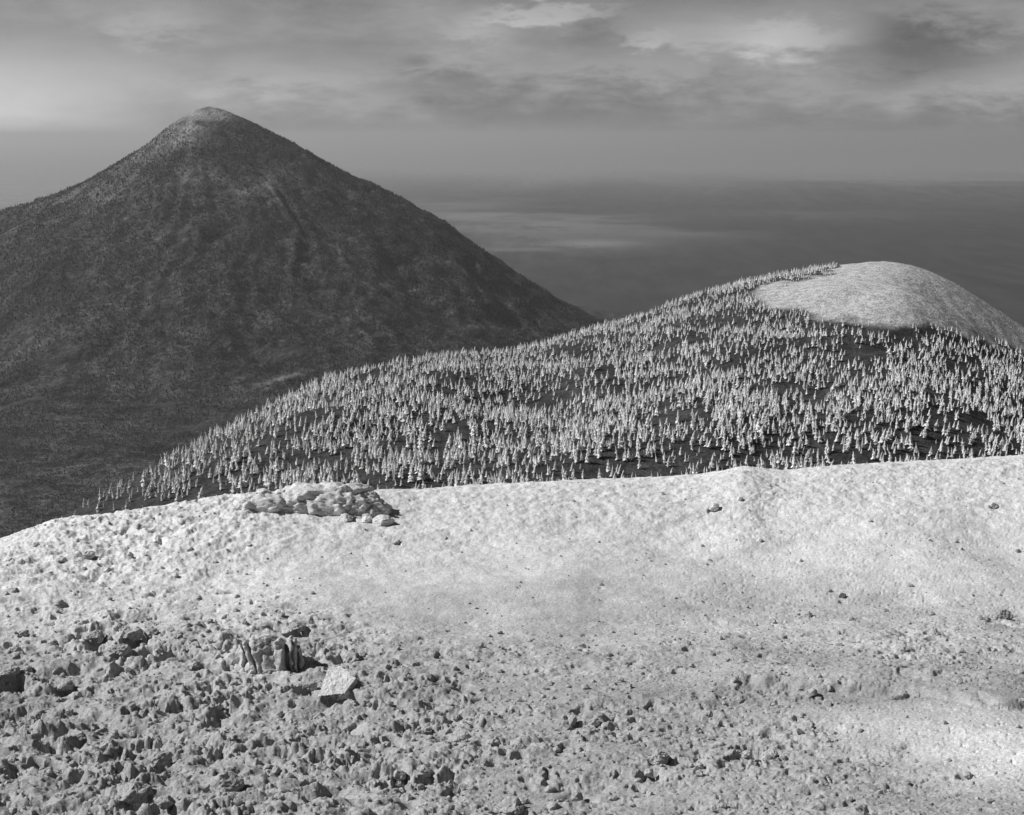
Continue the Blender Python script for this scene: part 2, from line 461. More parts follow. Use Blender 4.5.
sg = np.concatenate([np.linspace(-0.95, -0.45, 60, endpoint=False), np.linspace(-0.45, 0.45, 900), np.linspace(0.452, 1.0, 60)])
yg = np.concatenate([np.linspace(330, 760, 60, endpoint=False), np.linspace(760, 1640, 560), np.linspace(1645, 3000, 70)])
S, Y = np.meshgrid(sg, yg); X = S * Y
Zh = hill_h(X.ravel(), Y.ravel()).reshape(X.shape)
PX, PY = proj(X, Y, Zh)
bald = bald_mask(PX, PY, X, Y)
bald = np.where(Y > 1650, bald * 0.0 + 0.3 * (PX > 850), bald)
tag(mesh_np('hill', np.stack([X, Y, Zh], -1).reshape(-1, 3), grid_faces(len(yg), len(sg)), M['hill'], attrs={'bald': bald.ravel()}), kind='structure')

# ------------------------------------------------------------------ pale foreground ridge
cp = np.array([-400, -150, 0, 30, 60, 100, 150, 200, 235, 300, 350, 395, 420, 450, 520, 600, 660, 700, 728, 745, 760, 785, 830, 880, 940, 1024, 1200, 1500], float)
cy = np.array([640, 580, 546, 536, 527, 524, 517, 509, 502, 500, 499, 497, 497, 494, 490, 486, 484, 481, 476, 471.5, 475, 477, 472, 469, 466, 461, 452, 440], float)
cs, ce = pix(cp, cy)
q_c, t_c = smooth_table(cs, ce, -1.0, 1.0, 0.0045)
_, t_cd = smooth_table(cs, np.interp(cp, [-400, 0, 235, 520, 745, 1024, 1500], [78, 84, 90, 97, 101, 106, 112]), -1, 1, 0.05)
_e815 = float(pix(512, 815)[1]); _e690 = float(pix(512, 690)[1]); _e590 = float(pix(512, 585)[1])
PITS = []      # (x, y, rx, ry, depth)


def rough_mask(px, py):
    r = sstep(py, 560, 720) * (0.75 - 0.33 * sstep(px, 420, 640))
    r += 0.5 * pblob(px, py, 130, 640, 90, 45) + 0.5 * pblob(px, py, 270, 640, 70, 40) + 0.45 * pblob(px, py, 120, 760, 180, 70) + 0.3 * pblob(px, py, 450, 750, 160, 60)
    r += 0.3 * pblob(px, py, 940, 640, 110, 35) + 0.15 * pblob(px, py, 90, 560, 120, 30) + 0.25 * pblob(px, py, 700, 760, 130, 40)
    r -= 0.9 * pblob(px, py, 990, 745, 75, 42) + 0.5 * pblob(px, py, 890, 715, 70, 18) + 0.2 * pblob(px, py, 480, 590, 120, 50)
    return np.clip(r, 0.0, 1.3)


def front_h(x, y, detail=True):
    x = np.asarray(x, float); y = np.asarray(y, float)
    s = x / np.maximum(y, 0.5); e = np.interp(s, q_c, t_c); D = np.interp(s, q_c, t_cd); zc = e * D
    one = np.ones_like(s)
    tilt = 1.5 * s
    y1 = 41 * one; y2 = 58 * one; y3 = 0.5 * (y2 + D) + 1
    KY = np.stack([one * -30, one * 4, one * 24, y1, y2, y3, D, D + 14, D + 70, D + 340], 1)
    KZ = np.stack([one * 3, one * -3.2, one * -14.2, y1 * _e815 + tilt, y2 * _e690 + tilt, y3 * _e590 + 0.35 + tilt * 0.8, zc, zc - 4.2, zc - 52, zc - 330], 1)
    z = hermite(y, KY, KZ)
    w = sstep(y, 33, 40) * (1 - sstep(y, D - 12, D - 1))
    z = z + w * (0.45 * fbm(x / 13, y / 11, 3) + 0.15)
    # the swell whose foot shows as a curved shadowed line at lower right
    z = z + w * (0.5 * np.exp(-((x - 13) / 9) ** 2 - ((y - 56.5) / 2.2) ** 2) + 0.5 * np.exp(-((x - 17) / 5) ** 2 - ((y - 50) / 4) ** 2))
    if detail:
        px, py = proj(x, y, z)
        r = rough_mask(px, py) * sstep(y, 34, 39)
        z = z + 0.05 * fbm(x / 1.6, y / 1.6, 3) + np.minimum(r, 1) * (1 - sstep(px, 380, 560)) * 0.17 * (1 - 2.4 * np.abs(fbm(x / 3.0, y / 2.2, 3))) 
        wx = x + 0.22 * perlin(x * 1.7, y * 1.7) + 0.08 * perlin(x * 6, y * 6); wy = y + 0.22 * perlin(x * 1.7 + 40, y * 1.7) + 0.08 * perlin(x * 6 + 9, y * 6)
        patch = sstep(fbm(x / 4.5, y / 3.2, 3), -0.25, 0.45); patch2 = sstep(fbm(x / 2.6 + 50, y / 2.0, 3), -0.1, 0.5)
        d1, i1 = cells(wx / 1.0, wy / 1.0); d2, i2 = cells(wx / 0.46 + 5, wy / 0.46 + 3); d3, i3 = cells(wx / 0.21 + 15, wy / 0.21 + 8)
        dome = lambda d, q: np.clip(1 - (d / q) ** 2, 0, 1)
        lump = (i1 > 0.66) * dome(d1, 0.42) * 0.17 * patch + (i2 > 0.6) * dome(d2, 0.45) * 0.08 * (0.25 + 0.75 * patch2)
        hol = (i1 < 0.3) * sstep(0.40 - d1, 0, 0.10) * 0.42 * patch + (i2 < 0.34) * sstep(0.42 - d2, 0, 0.12) * 0.24 * patch2
        z = z + r * (lump - hol + 0.24 * fbm(x / 1.3, y / 1.1, 5, 0.58) * (0.4 + patch))
        z = z + (0.25 + 0.35 * sstep(px, 560, 760) + 0.6 * np.minimum(r, 1)) * ((i3 > 0.72) * dome(d3, 0.45) * 0.055 - (i3 < 0.14) * sstep(0.42 - d3, 0, 0.16) * 0.09 + 0.022 * fbm(x / 0.22, y / 0.22, 2))
        z = z + (0.10 + 0.13 * (1 - sstep(px, 200, 330))) * sstep(-y + D, -7.0, -2.5) * (1 - sstep(-y + D, 2, 24)) * fbm(x / 1.0, y / 1.0, 4, 0.6)
        led = np.interp(px, [660, 730, 800, 870, 925, 975, 1060], [690, 686, 690, 697, 697, 706, 716]) + 3 * perlin(x * 1.5, y * 1.5)
        z = z + 0.34 * sstep(led - py, 0, 5) * (1 - sstep(led - py, 10, 60)) * sstep(px, 670, 740)
        for (cx, cyy, rx, ry, dep) in PITS:
            q = np.hypot((x - cx) / rx, (y - cyy) / ry)
            q = q * (1 + 0.28 * perlin(x * 2.3, y * 2.3))
            z = z - dep * (1 - sstep(q, 0.7, 1.05))
    return z


def on_ground(px, py, fn=front_h, lo=38.0, hi=105.0):
    """where the ray of a pixel meets the ground fn"""
    s, e = (float(v) for v in pix(px, py))
    ys = np.arange(lo, hi, 0.05); zs = fn(s * ys, ys)
    hit = np.nonzero(zs >= e * ys)[0]
    y = ys[hit[0]] if len(hit) else hi
    return s * y, float(y), float(fn(np.array([s * y]), np.array([y]))[0])


base_fn = lambda x, y: front_h(x, y, False)
rp = random.Random(5); EXTRA = []
for _ in range(150):
    while True:
        qx = rp.uniform(0, 700); qy = rp.uniform(600, 812)
        if rp.random() < float(rough_mask(np.array(qx), np.array(qy))) * (1.1 - qx / 1000): break
    w_ = rp.uniform(2.5, 6.5) * (0.7 + (qy - 600) / 400); EXTRA.append((qx, qy, w_, w_ * rp.uniform(0.6, 1.0)))
# hollows: pixel centre of the dark face, half width, height (pixels)
for (px, py, rx, dp) in ((134, 641, 15, 17), (95, 645, 10, 13), (124, 657, 13, 9), (297, 636, 12, 15), (7, 686, 16, 20), (110, 762, 11, 15), (160, 770, 19, 13),
                         (118, 748, 12, 9), (134, 806, 25, 13), (47, 767, 8, 9), (33, 765, 8, 9), (45, 780, 8, 6), (29, 672, 8, 5), (65, 692, 11, 9), (16, 654, 8, 6),
                         (24, 636, 6, 5), (228, 668, 6, 8), (305, 690, 12, 12), (340, 700, 20, 9), (345, 660, 17, 5), (583, 650, 4, 7), (843, 602, 4, 2), (688, 650, 5, 6),
                         (935, 640, 9, 8), (1000, 622, 12, 4), (902, 660, 9, 8), (492, 765, 8, 11), (519, 757, 9, 7), (427, 781, 12, 10), (400, 783, 10, 7), (407, 806, 13, 7),
                         (510, 814, 22, 8), (555, 814, 12, 6), (662, 763, 17, 6), (649, 779, 15, 5), (638, 790, 6, 8), (587, 726, 17, 4), (747, 760, 18, 5), (772, 757, 8, 5),
                         (700, 772, 8, 3), (722, 812, 8, 5), (989, 807, 7, 5), (965, 778, 8, 6), (910, 697, 14, 3.5), (577, 800, 20, 4), (226, 790, 22, 8), (250, 812, 14, 6),
                         (311, 786, 9, 5), (190, 690, 6, 5), (195, 672, 5, 5), (158, 746, 9, 5), (79, 743, 10, 9), (336, 770, 6, 4), (159, 542, 4, 4), (89, 557, 9, 3),
                         (397, 544, 4, 3), (714, 510, 7, 2), (994, 507, 5, 3), (601, 588, 4, 1), (678, 672, 7, 3), (550, 690, 4, 5), (613, 720, 5, 5), (573, 723, 6, 3),
                         (8, 742, 7, 5), (29, 743, 8, 5), (94, 811, 11, 8), (170, 812, 22, 9), (12, 768, 8, 8), (71, 762, 7, 7), (387, 748, 7, 4), (429, 733, 10, 4), (465, 740, 8, 5)) + tuple(EXTRA):
    x, y, z = on_ground(px, py, base_fn); k = y / F
    PITS.append((x, y + dp * k * 0.3, rx * k * 1.1, max(rx * 0.8, dp * 1.1) * k * 1.2, dp * k * (1.9 if px < 420 and py > 620 else 1.35)))

sg = np.concatenate([np.linspace(-0.95, -0.43, 120, endpoint=False), np.linspace(-0.43, 0.43, 1150), np.linspace(0.4308, 0.95, 120)])
yg = np.concatenate([np.linspace(-30, 36, 60, endpoint=False), np.linspace(36, 70, 420, endpoint=False), np.linspace(70, 118, 300), np.linspace(119, 430, 60)])
S, Y = np.meshgrid(sg, yg); X = S * np.maximum(Y, 30)
Zf = front_h(X.ravel(), Y.ravel()).reshape(X.shape)
PX, PY = proj(X, np.maximum(Y, 5), Zf)
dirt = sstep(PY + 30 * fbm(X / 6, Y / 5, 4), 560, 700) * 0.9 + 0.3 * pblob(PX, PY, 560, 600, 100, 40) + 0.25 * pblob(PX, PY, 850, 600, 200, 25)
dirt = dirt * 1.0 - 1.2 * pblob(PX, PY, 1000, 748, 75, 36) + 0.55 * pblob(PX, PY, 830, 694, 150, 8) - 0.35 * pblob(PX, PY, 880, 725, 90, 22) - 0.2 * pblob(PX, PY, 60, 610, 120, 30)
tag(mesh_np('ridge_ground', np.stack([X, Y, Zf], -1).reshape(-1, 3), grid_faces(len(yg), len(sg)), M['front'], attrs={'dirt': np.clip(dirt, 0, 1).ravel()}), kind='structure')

# ------------------------------------------------------------------ haze
bm = bmesh.new(); bmesh.ops.create_cube(bm, size=1.0)
me = bpy.data.meshes.new('haze'); 
for vv in bm.verts: vv.co = Vector((vv.co.x * 502000, vv.co.y * 502000, -1030 + (vv.co.z + 0.5) * (1030 + 320)))
bm.to_mesh(me); bm.free()
hz = bpy.data.objects.new('haze', me); C.objects.link(hz)
mh = bpy.data.materials.new('haze_air'); mh.use_nodes = True; t = mh.node_tree; t.nodes.clear()
pv = t.nodes.new('ShaderNodeVolumePrincipled'); pv.inputs['Color'].default_value = (0.76, 0.76, 0.76, 1); pv.inputs['Density'].default_value = 2.1e-5; pv.inputs['Anisotropy'].default_value = 0.35
om = t.nodes.new('ShaderNodeOutputMaterial'); t.links.new(pv.outputs[0], om.inputs['Volume'])
me.materials.append(mh)
tag(hz, 'pale haze thickening towards the far plain', 'haze', kind='stuff')

# ------------------------------------------------------------------ conifers on the hill
def crown_arrays(seed, nb, wide):
    """unit-height crown: drooping branch blades round a thin ragged core"""
    r = np.random.default_rng(seed); V = []; Fc = []
    lean = r.normal(0, 0.012, 2)
    def ax(z): return np.array([lean[0] * z * 8 * z, lean[1] * z * 8 * z, z])
    # ragged core
    nz, nk = 6, 6
    for i in range(nz + 1):
        z = 0.12 + 0.88 * i / nz; rad = wide * 0.42 * (1 - i / nz) ** 0.9 * r.uniform(0.75, 1.2) + 0.002
        for k in range(nk):
            a = k * 2 * math.pi / nk + i * 0.5
            V.append(ax(z) + np.array([math.cos(a), math.sin(a), 0]) * rad * r.uniform(0.6, 1.3))
    for i in range(nz):
        for k in range(nk):
            a, b = i * nk + k, i * nk + (k + 1) % nk
            Fc.append((a, b, b + nk)); Fc.append((a, b + nk, a + nk))
    gap = r.uniform(0, 6.28)
    for j in range(nb):
        t = (j + r.uniform(0, 1)) / nb; z = 0.10 + 0.88 * t
        prof = (1 - t) ** 0.85 * (0.75 + 0.25 * math.sin(t * 22 + gap))
        a = j * 2.39996 + r.uniform(-0.4, 0.4)
        ln = wide * prof * r.uniform(0.7, 1.25) + 0.012
        if abs((a - gap + math.pi) % (2 * math.pi) - math.pi) < 0.5 and r.random() < 0.6: ln *= 0.6
        d = np.array([math.cos(a), math.sin(a), 0]); n = np.array([-d[1], d[0], 0])
        w = ln * r.uniform(0.30, 0.42) + 0.006; c = ax(z)
        root = c + np.array([0, 0, 0.012]); tip = c + d * ln - np.array([0, 0, ln * r.uniform(0.35, 0.7)])
        mid = c + d * ln * 0.55 - np.array([0, 0, ln * 0.12])
        o = len(V)
        V += [root, mid + n * w - np.array([0, 0, 0.02]), tip, mid - n * w - np.array([0, 0, 0.02]), mid + np.array([0, 0, 0.022])]
        Fc += [(o, o + 1, o + 4), (o + 4, o + 1, o + 2), (o, o + 4, o + 3), (o + 4, o + 2, o + 3)]
    return np.array(V), np.array(Fc)


def trunk_arrays(seed):
    r = np.random.default_rng(seed + 50); V = []; Fc = []
    for i, (z, rad) in enumerate(((-0.06, 0.020), (0.1, 0.016), (0.5, 0.010), (0.97, 0.002))):
        for k in range(6):
            a = k * math.pi / 3; V.append((math.cos(a) * rad, math.sin(a) * rad, z))
    for i in range(3):
        for k in range(6):
            a, b = i * 6 + k, i * 6 + (k + 1) % 6; Fc.append((a, b, b + 6)); Fc.append((a, b + 6, a + 6))
    return np.array(V), np.array(Fc)


nC = 135000
cx = rng.uniform(-900, 1100, nC); cyy = rng.uniform(640, 1640, nC)
cz = hill_h(cx, cyy); px, py = proj(cx, cyy, cz)
D = np.interp(cx / cyy, q_s, t_d)
dens = np.clip(0.80 + 0.95 * fbm(cx / 60, cyy / 45, 4), 0, 1) * (1 - 0.25 * sstep(py, 395, 460))
dens *= 0.26 + 0.74 * sstep(px - 0.35 * (py - 440), -10, 300)
dens *= 1 - np.clip(1.2 * bald_mask(px, py, cx, cyy), 0, 0.96 - 0.10 * (1 - sstep(px, 800, 880)))
dens *= np.where((px > 850) & (py < 305), 0.25, 1)
for b in ((540, 402, 38, 12, 0, 0.85), (600, 393, 40, 6, 0, 0.6), (640, 470, 60, 9, 0, 0.55), (690, 450, 40, 9, 0, 0.5), (880, 331, 66, 8, 0, 1.0), (866, 354, 40, 8, -0.2, 1.0), (740, 352, 28, 6, -0.15, 0.8),
          (655, 300, 9, 9, 0, .5), (365, 378, 40, 3.5, -0.45, 0.8), (395, 398, 45, 4, -0.4, 0.5), (700, 297, 10, 12, 0, 0.4), (815, 397, 30, 14, 0, 0.6), (730, 480, 60, 10, 0, 0.5),
          (960, 435, 60, 22, 0, 0.55), (300, 400, 25, 10, 0, 0.35), (240, 450, 60, 40, 0, 0.35), (130, 500, 60, 40, 0, 0.25), (480, 470, 25, 8, 0, 0.5), (360, 470, 30, 16, 0, 0.6), (900, 340, 14, 5, 0, 0.5), (975, 358, 40, 4, 0, 0.5), (850, 470, 170, 30, 0, 0.25)):
    dens *= 1 - b[5] * pblob(px, py, *b[:5])
keep = (rng.uniform(0, 1, nC) < dens) & (cyy < D + 25) & (px > -160) & (px < 1190) & (py < 620)
cx, cyy, cz, px, py = (a[keep] for a in (cx, cyy, cz, px, py))
n = len(cx)
ht = (4.3 + 8.6 * rng.beta(1.5, 2.7, n)) * (1 - 0.36 * sstep(cyy, 1050, 1400)) * (1 - 0.66 * bald_mask(px, py, cx, cyy)) * np.where(rng.random(n) < 0.15, 0.6, 1.0)
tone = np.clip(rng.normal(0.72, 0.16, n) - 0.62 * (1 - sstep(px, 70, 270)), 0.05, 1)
crest_y = np.interp(px, cp, cy)
shows = (px > 0) & (px < 1024) & (py - ht * 0.55 * F / cyy < crest_y - 2)
order = np.argsort(-(ht / cyy) * shows)
near = order[:300]; rest = order[300:]
rng2 = random.Random(11)

LO = [crown_arrays(100 + k, 25, w) for k, w in enumerate((0.19, 0.21, 0.24, 0.26, 0.20, 0.22))]
Vs, Fs, Ts = [], [], []; off = 0
pick = rng.integers(0, 6, n); rot = rng.uniform(0, 6.28, n); wid = rng.uniform(0.95, 1.5, n)
for k in range(6):
    idx = rest[pick[rest] == k]; V0, F0 = LO[k]
    c, s = np.cos(rot[idx])[:, None], np.sin(rot[idx])[:, None]
    h = ht[idx][:, None]; w = h * wid[idx][:, None]
    vx = (V0[None, :, 0] * c - V0[None, :, 1] * s) * w + cx[idx][:, None]
    vy = (V0[None, :, 0] * s + V0[None, :, 1] * c) * w + cyy[idx][:, None]
    vz = V0[None, :, 2] * h + cz[idx][:, None] - 0.2
    Vs.append(np.stack([vx, vy, vz], -1).reshape(-1, 3)); nv = len(V0)
    Fs.append((F0[None] + (np.arange(len(idx)) * nv)[:, None, None] + off).reshape(-1, 3)); off += nv * len(idx)
    Ts.append(np.repeat(tone[idx], nv))
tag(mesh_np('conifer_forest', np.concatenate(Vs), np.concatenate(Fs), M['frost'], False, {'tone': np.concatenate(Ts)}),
    'dense forest of pale frosted conifers covering the middle hill', 'forest', kind='stuff')

# individual trees, with trunk and crown
crowns, trunks = [], []
for k, w in enumerate((0.18, 0.21, 0.24, 0.26, 0.19, 0.22, 0.25, 0.17)):
    V0, F0 = crown_arrays(200 + k, 70, w)
    for lv, tv in (('a', 0.55), ('b', 0.85)):
        o = mesh_np('crown', V0, F0, M['frost'], False, {'tone': np.full(len(V0), tv)}); crowns.append(o)
    V1, F1 = trunk_arrays(k); trunks.append(mesh_np('trunk', V1, F1, M['bark'], True))
cm = [o.data for o in crowns]; tm = [o.data for o in trunks]
for o in crowns + trunks: bpy.data.objects.remove(o)

AREAS = [(0, 70, 'far west'), (70, 120, 'thin west end'), (120, 160, 'above knobbly crest'), (160, 200, 'beside dark gap'), (200, 240, 'past pillow boulders'), (240, 285, 'behind outcrop tail'),
         (285, 340, 'behind outcrop middle'), (340, 395, 'behind outcrop end'), (395, 440, 'notch beside outcrop'), (440, 490, 'past the notch'), (490, 540, 'west of smooth dip'), (540, 590, 'smooth dip'),
         (590, 640, 'mid crest'), (640, 685, 'before the knob'), (685, 725, 'beside the knob'), (725, 765, 'above the knob'), (765, 800, 'past the knob'), (800, 840, 'under the dome'),
         (840, 880, 'middle under dome'), (880, 920, 'open clearing'), (920, 960, 'past the clearing'), (960, 995, 'highest crest'), (995, 1025, 'photo edge')]


def area(x):
    for a, b, s in AREAS:
        if x < b: return s
    return AREAS[-1][2]


# trees that stand clear of every neighbour can be told apart by that
treerec = {}
for j in near:
    k = int(pick[j]) + (2 if rng2.random() < 0.3 else 0)
    root = bpy.data.objects.new('conifer_tree', None); C.objects.link(root)
    root.location = (cx[j], cyy[j], cz[j] - 0.3); root.rotation_euler = (rng2.gauss(0, .02), rng2.gauss(0, .02), float(rot[j]))
    h = float(ht[j]); w = h * float(wid[j]); root.scale = (w, w, h)
    bright = tone[j] > 0.68
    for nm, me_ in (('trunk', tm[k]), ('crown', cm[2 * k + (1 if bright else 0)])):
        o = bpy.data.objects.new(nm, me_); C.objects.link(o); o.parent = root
    rise = crest_y[j] - py[j]
    row = 'foot hidden by crest' if rise < 3 else ('low on slope' if rise < 30 else 'high on slope')
    size = 'tall' if h > 10.5 else ('short' if h < 8.5 else 'mid-sized')
    treerec.setdefault((f"{'pale' if bright else 'greyer'} {size} conifers {row}", area(px[j])), []).append((float(px[j]), root))
    root['category'] = 'tree'; root['group'] = 'pale frosted conifers on the middle hill'

NTH = ['leftmost', 'second from left', 'third from left', 'fourth from left', 'fifth from left', 'sixth from left', 'seventh from left', 'eighth from left', 'ninth from left', 'tenth from left',
       'eleventh from left', 'twelfth from left', 'thirteenth from left', 'fourteenth from left', 'fifteenth from left', 'sixteenth from left', 'seventeenth from left', 'eighteenth from left', 'nineteenth from left', 'twentieth from left']
for (k_, a_), lst in treerec.items():
    lst.sort(key=lambda t_: t_[0])
    for r_, (_, o) in enumerate(lst):
        o['label'] = f"{NTH[min(r_, 19)]} of {k_}, {a_}" if len(lst) > 1 else f"only one of its kind: {k_.replace('conifers', 'conifer')}, {a_}"

# ------------------------------------------------------------------ rocks
def rock_mesh(seed, sub=3, cuts=7, rough=0.16, flat=0.75, stretch=(1, 1, 1), scale=1.0):
    bm = bmesh.new(); bmesh.ops.create_icosphere(bm, subdivisions=sub, radius=1.0)
    r = random.Random(seed); pl = []
    for _ in range(cuts):
        n = Vector((r.gauss(0, 1), r.gauss(0, 1), r.gauss(0, 0.8))).normalized(); pl.append((n, r.uniform(0.55, 0.85)))
    o = Vector((seed * 3.7, seed * 1.3, 0))
    for v in bm.verts:
        p = v.co.copy()
        for n, d in pl:
            q = p.dot(n)
            if q > d: p -= n * (q - d) * 0.92
        f = mn.fractal(p * 1.6 + o, 0.7, 2.0, 3) * rough + mn.fractal(p * 5 + o, 0.7, 2.0, 3) * rough * 0.35
        p = p * (1 + f)
        v.co = Vector((p.x * stretch[0], p.y * stretch[1], p.z * flat * stretch[2])) * scale
    me = bpy.data.meshes.new('rock'); bm.to_mesh(me); bm.free()
    return me


def put(name, me, loc, mat, label, cat, group=None, rz=0.0, sc=(1, 1, 1), rx=0.0, ry=0.0):
    if not me.materials: me.materials.append(mat)
    o = bpy.data.objects.new(name, me); C.objects.link(o)
    o.location = loc; o.rotation_euler = (rx, ry, rz); o.scale = sc
    return tag(o, label, cat, group)


# crest outcrop: a long lumpy mass standing on the skyline
def outcrop(pxc, pyc, wpx, hpx, dlen, seed, base, sub=6, knots=26):
    x, y, z = on_ground(pxc, pyc, base_fn); k = y / F
    bm = bmesh.new(); bmesh.ops.create_icosphere(bm, subdivisions=sub, radius=1.0)
    rr_ = random.Random(seed)
    a, b, c = wpx * k / 2, dlen, hpx * k + 0.7
    pts = [(Vector((rr_.uniform(-1, 1), rr_.uniform(-1, 0.6), rr_.uniform(-0.2, 1))).normalized(), rr_.uniform(-0.03, 0.10)) for _ in range(knots)]
    for v in bm.verts:
        p = v.co.normalized()
        q = Vector((math.copysign(abs(p.x) ** 0.8, p.x) * a, math.copysign(abs(p.y) ** 0.8, p.y) * b, math.copysign(abs(p.z) ** 0.75, p.z) * c))
        ds = sorted(((p - n).length, h) for n, h in pts)[:2]
        crack = min(1.0, (ds[1][0] - ds[0][0]) / 0.10)
        f = ds[0][1] * 0.8 - (0.07 if ds[0][0] > 0 else 0) * (1 - crack) ** 2 * (0.5 + max(0, -p.z + 0.6) + max(0, p.x) * 0.5)
        q *= 1 + f * 1.4
        nn = mn.fractal(q * 1.3 + Vector((seed, 0, 0)), 0.55, 2.1, 7)
        q += p * (0.26 * nn)
        v.co = q
    for f in bm.faces: f.smooth = True
    me = bpy.data.meshes.new('rock_outcrop'); bm.to_mesh(me); bm.free()
    return me, (x, y, z)


me, loc = outcrop(330, 509, 128, 22, 1.7, 5, None)
put('rock_outcrop', me, (loc[0], loc[1], loc[2] - 0.7), M['front'], 'long lumpy pale rock outcrop standing on the ridge crest', 'rock outcrop', rz=-0.04)
me, loc = outcrop(264, 508, 72, 13, 0.9, 9, None, sub=5, knots=14)
put('rock_outcrop', me, (loc[0], loc[1], loc[2] - 0.7), M['front'], 'low flat-topped tail of rock joining the crest outcrop to its pillow boulders', 'rock outcrop', rz=0.02)
PIL = 'boulders at the end of the crest outcrop'
for i, (px_, py_, w_, lab) in enumerate(((250, 503, 24, 'broadest pillow-shaped pale boulder at the end of the crest outcrop'), (263, 493, 15, 'round pale boulder on the skyline just above the broadest pillow boulder'),
                                       (272, 506, 18, 'squat pale boulder wedged beside the broadest pillow boulder'), (290, 504, 18, 'pale boulder at the middle of the outcrop tail'),
                                       (283, 493, 16, 'low pale boulder on the skyline over the outcrop tail'), (303, 490, 20, 'blocky pale boulder leaning on the outcrop on the skyline'),
                                       (345, 517, 13, 'small grey block under the dark hollow of the crest outcrop'), (383, 521, 18, 'dark-footed block at the far end of the crest outcrop'),
                                       (367, 519, 12, 'small stone between two dark gaps below the crest outcrop'))):
    x, y, z = on_ground(px_, min(py_ + 4, 520) if py_ < 500 else py_ + 3, base_fn) if py_ > 497 else on_ground(px_, 505, base_fn)
    k = y / F; zz = z + (505 - py_) * k * 0.8 if py_ < 497 else z
    put('boulder', rock_mesh(300 + i, 4, 5, 0.15, 0.62), (x, y, zz + w_ * k * 0.12), M['front'], lab, 'boulder', PIL, rz=i * 1.3, sc=(w_ * k * 0.62,) * 3)

# fluted outcrop with deep upright grooves
x, y, z = on_ground(271, 672, base_fn); k = y / F
bm = bmesh.new(); bmesh.ops.create_icosphere(bm, subdivisions=6, radius=1.0)
for v in bm.verts:
    p = v.co.copy()
    q = Vector((math.copysign(abs(p.x) ** 0.6, p.x) * 33 * k, math.copysign(abs(p.y) ** 0.8, p.y) * 1.0, math.copysign(abs(p.z) ** 0.5, p.z) * 25 * k))
    q *= 1 + 0.16 * mn.fractal(q * 0.9, 0.6, 2.0, 3)
    u = p.x + 0.10 * mn.noise(q * 1.5); gd = 0
    for u0, sl_, wd, dp_ in ((-0.74, 0.10, 0.07, 0.55), (-0.36, -0.22, 0.045, 0.42), (-0.08, 0.16, 0.03, 0.14), (0.38, -0.12, 0.09, 0.60), (0.62, -0.10, 0.035, 0.25), (0.84, -0.08, 0.05, 0.40)):
        gd = max(gd, dp_ * math.exp(-((u - u0 - sl_ * p.z) / wd) ** 2))
    inn = Vector((p.x * 0.15, p.y, p.z * 0.3)).normalized()
    q -= inn * gd * (1.0 if p.y < 0.4 else 0.4)
    q += p * 0.11 * mn.fractal(q * 2.6, 0.5, 2.1, 6)
    v.co = q
for f in bm.faces: f.smooth = True
me = bpy.data.meshes.new('fluted_rock'); bm.to_mesh(me); bm.free()
put('fluted_rock', me, (x, y + 0.45, z + 0.42), M['rock_mid'], 'broad rock outcrop with dark upright grooves beside the pale wedge slab', 'rock outcrop', rx=-0.35, rz=0.05)

# pale wedge slab
x, y, z = on_ground(335, 693, base_fn); k = y / F
bm = bmesh.new(); bmesh.ops.create_icosphere(bm, subdivisions=6, radius=1.25)
PL = [(Vector((-0.10, -0.48, 0.87)).normalized(), 0.30), (Vector((0.05, -1, -0.15)).normalized(), 0.62), (Vector((-1, 0.1, 0.1)).normalized(), 0.82), (Vector((0.8, -0.55, 0.05)).normalized(), 0.80),
      (Vector((0.55, 0.8, 0.1)).normalized(), 0.72), (Vector((-0.2, 1, 0)).normalized(), 0.8), (Vector((0, 0, -1)), 0.6)]
for v in bm.verts:
    p = v.co.copy()
    for _ in range(6):
        for n_, d_ in PL:
            t_ = p.dot(n_) - d_
            if t_ > 0: p -= n_ * t_
    p += v.co.normalized() * (0.07 * mn.fractal(p * 2.2, 0.6, 2, 5))
    v.co = Vector((p.x * 19 * k, p.y * 38 * k, p.z * 13 * k))
me = bpy.data.meshes.new('slab'); bm.to_mesh(me); bm.free()
put('rock_slab', me, (x + 0.05, y + 0.5, z + 0.14), M['rock_pale'], 'smooth pale wedge-shaped slab with a dark hollow beneath it', 'rock slab')

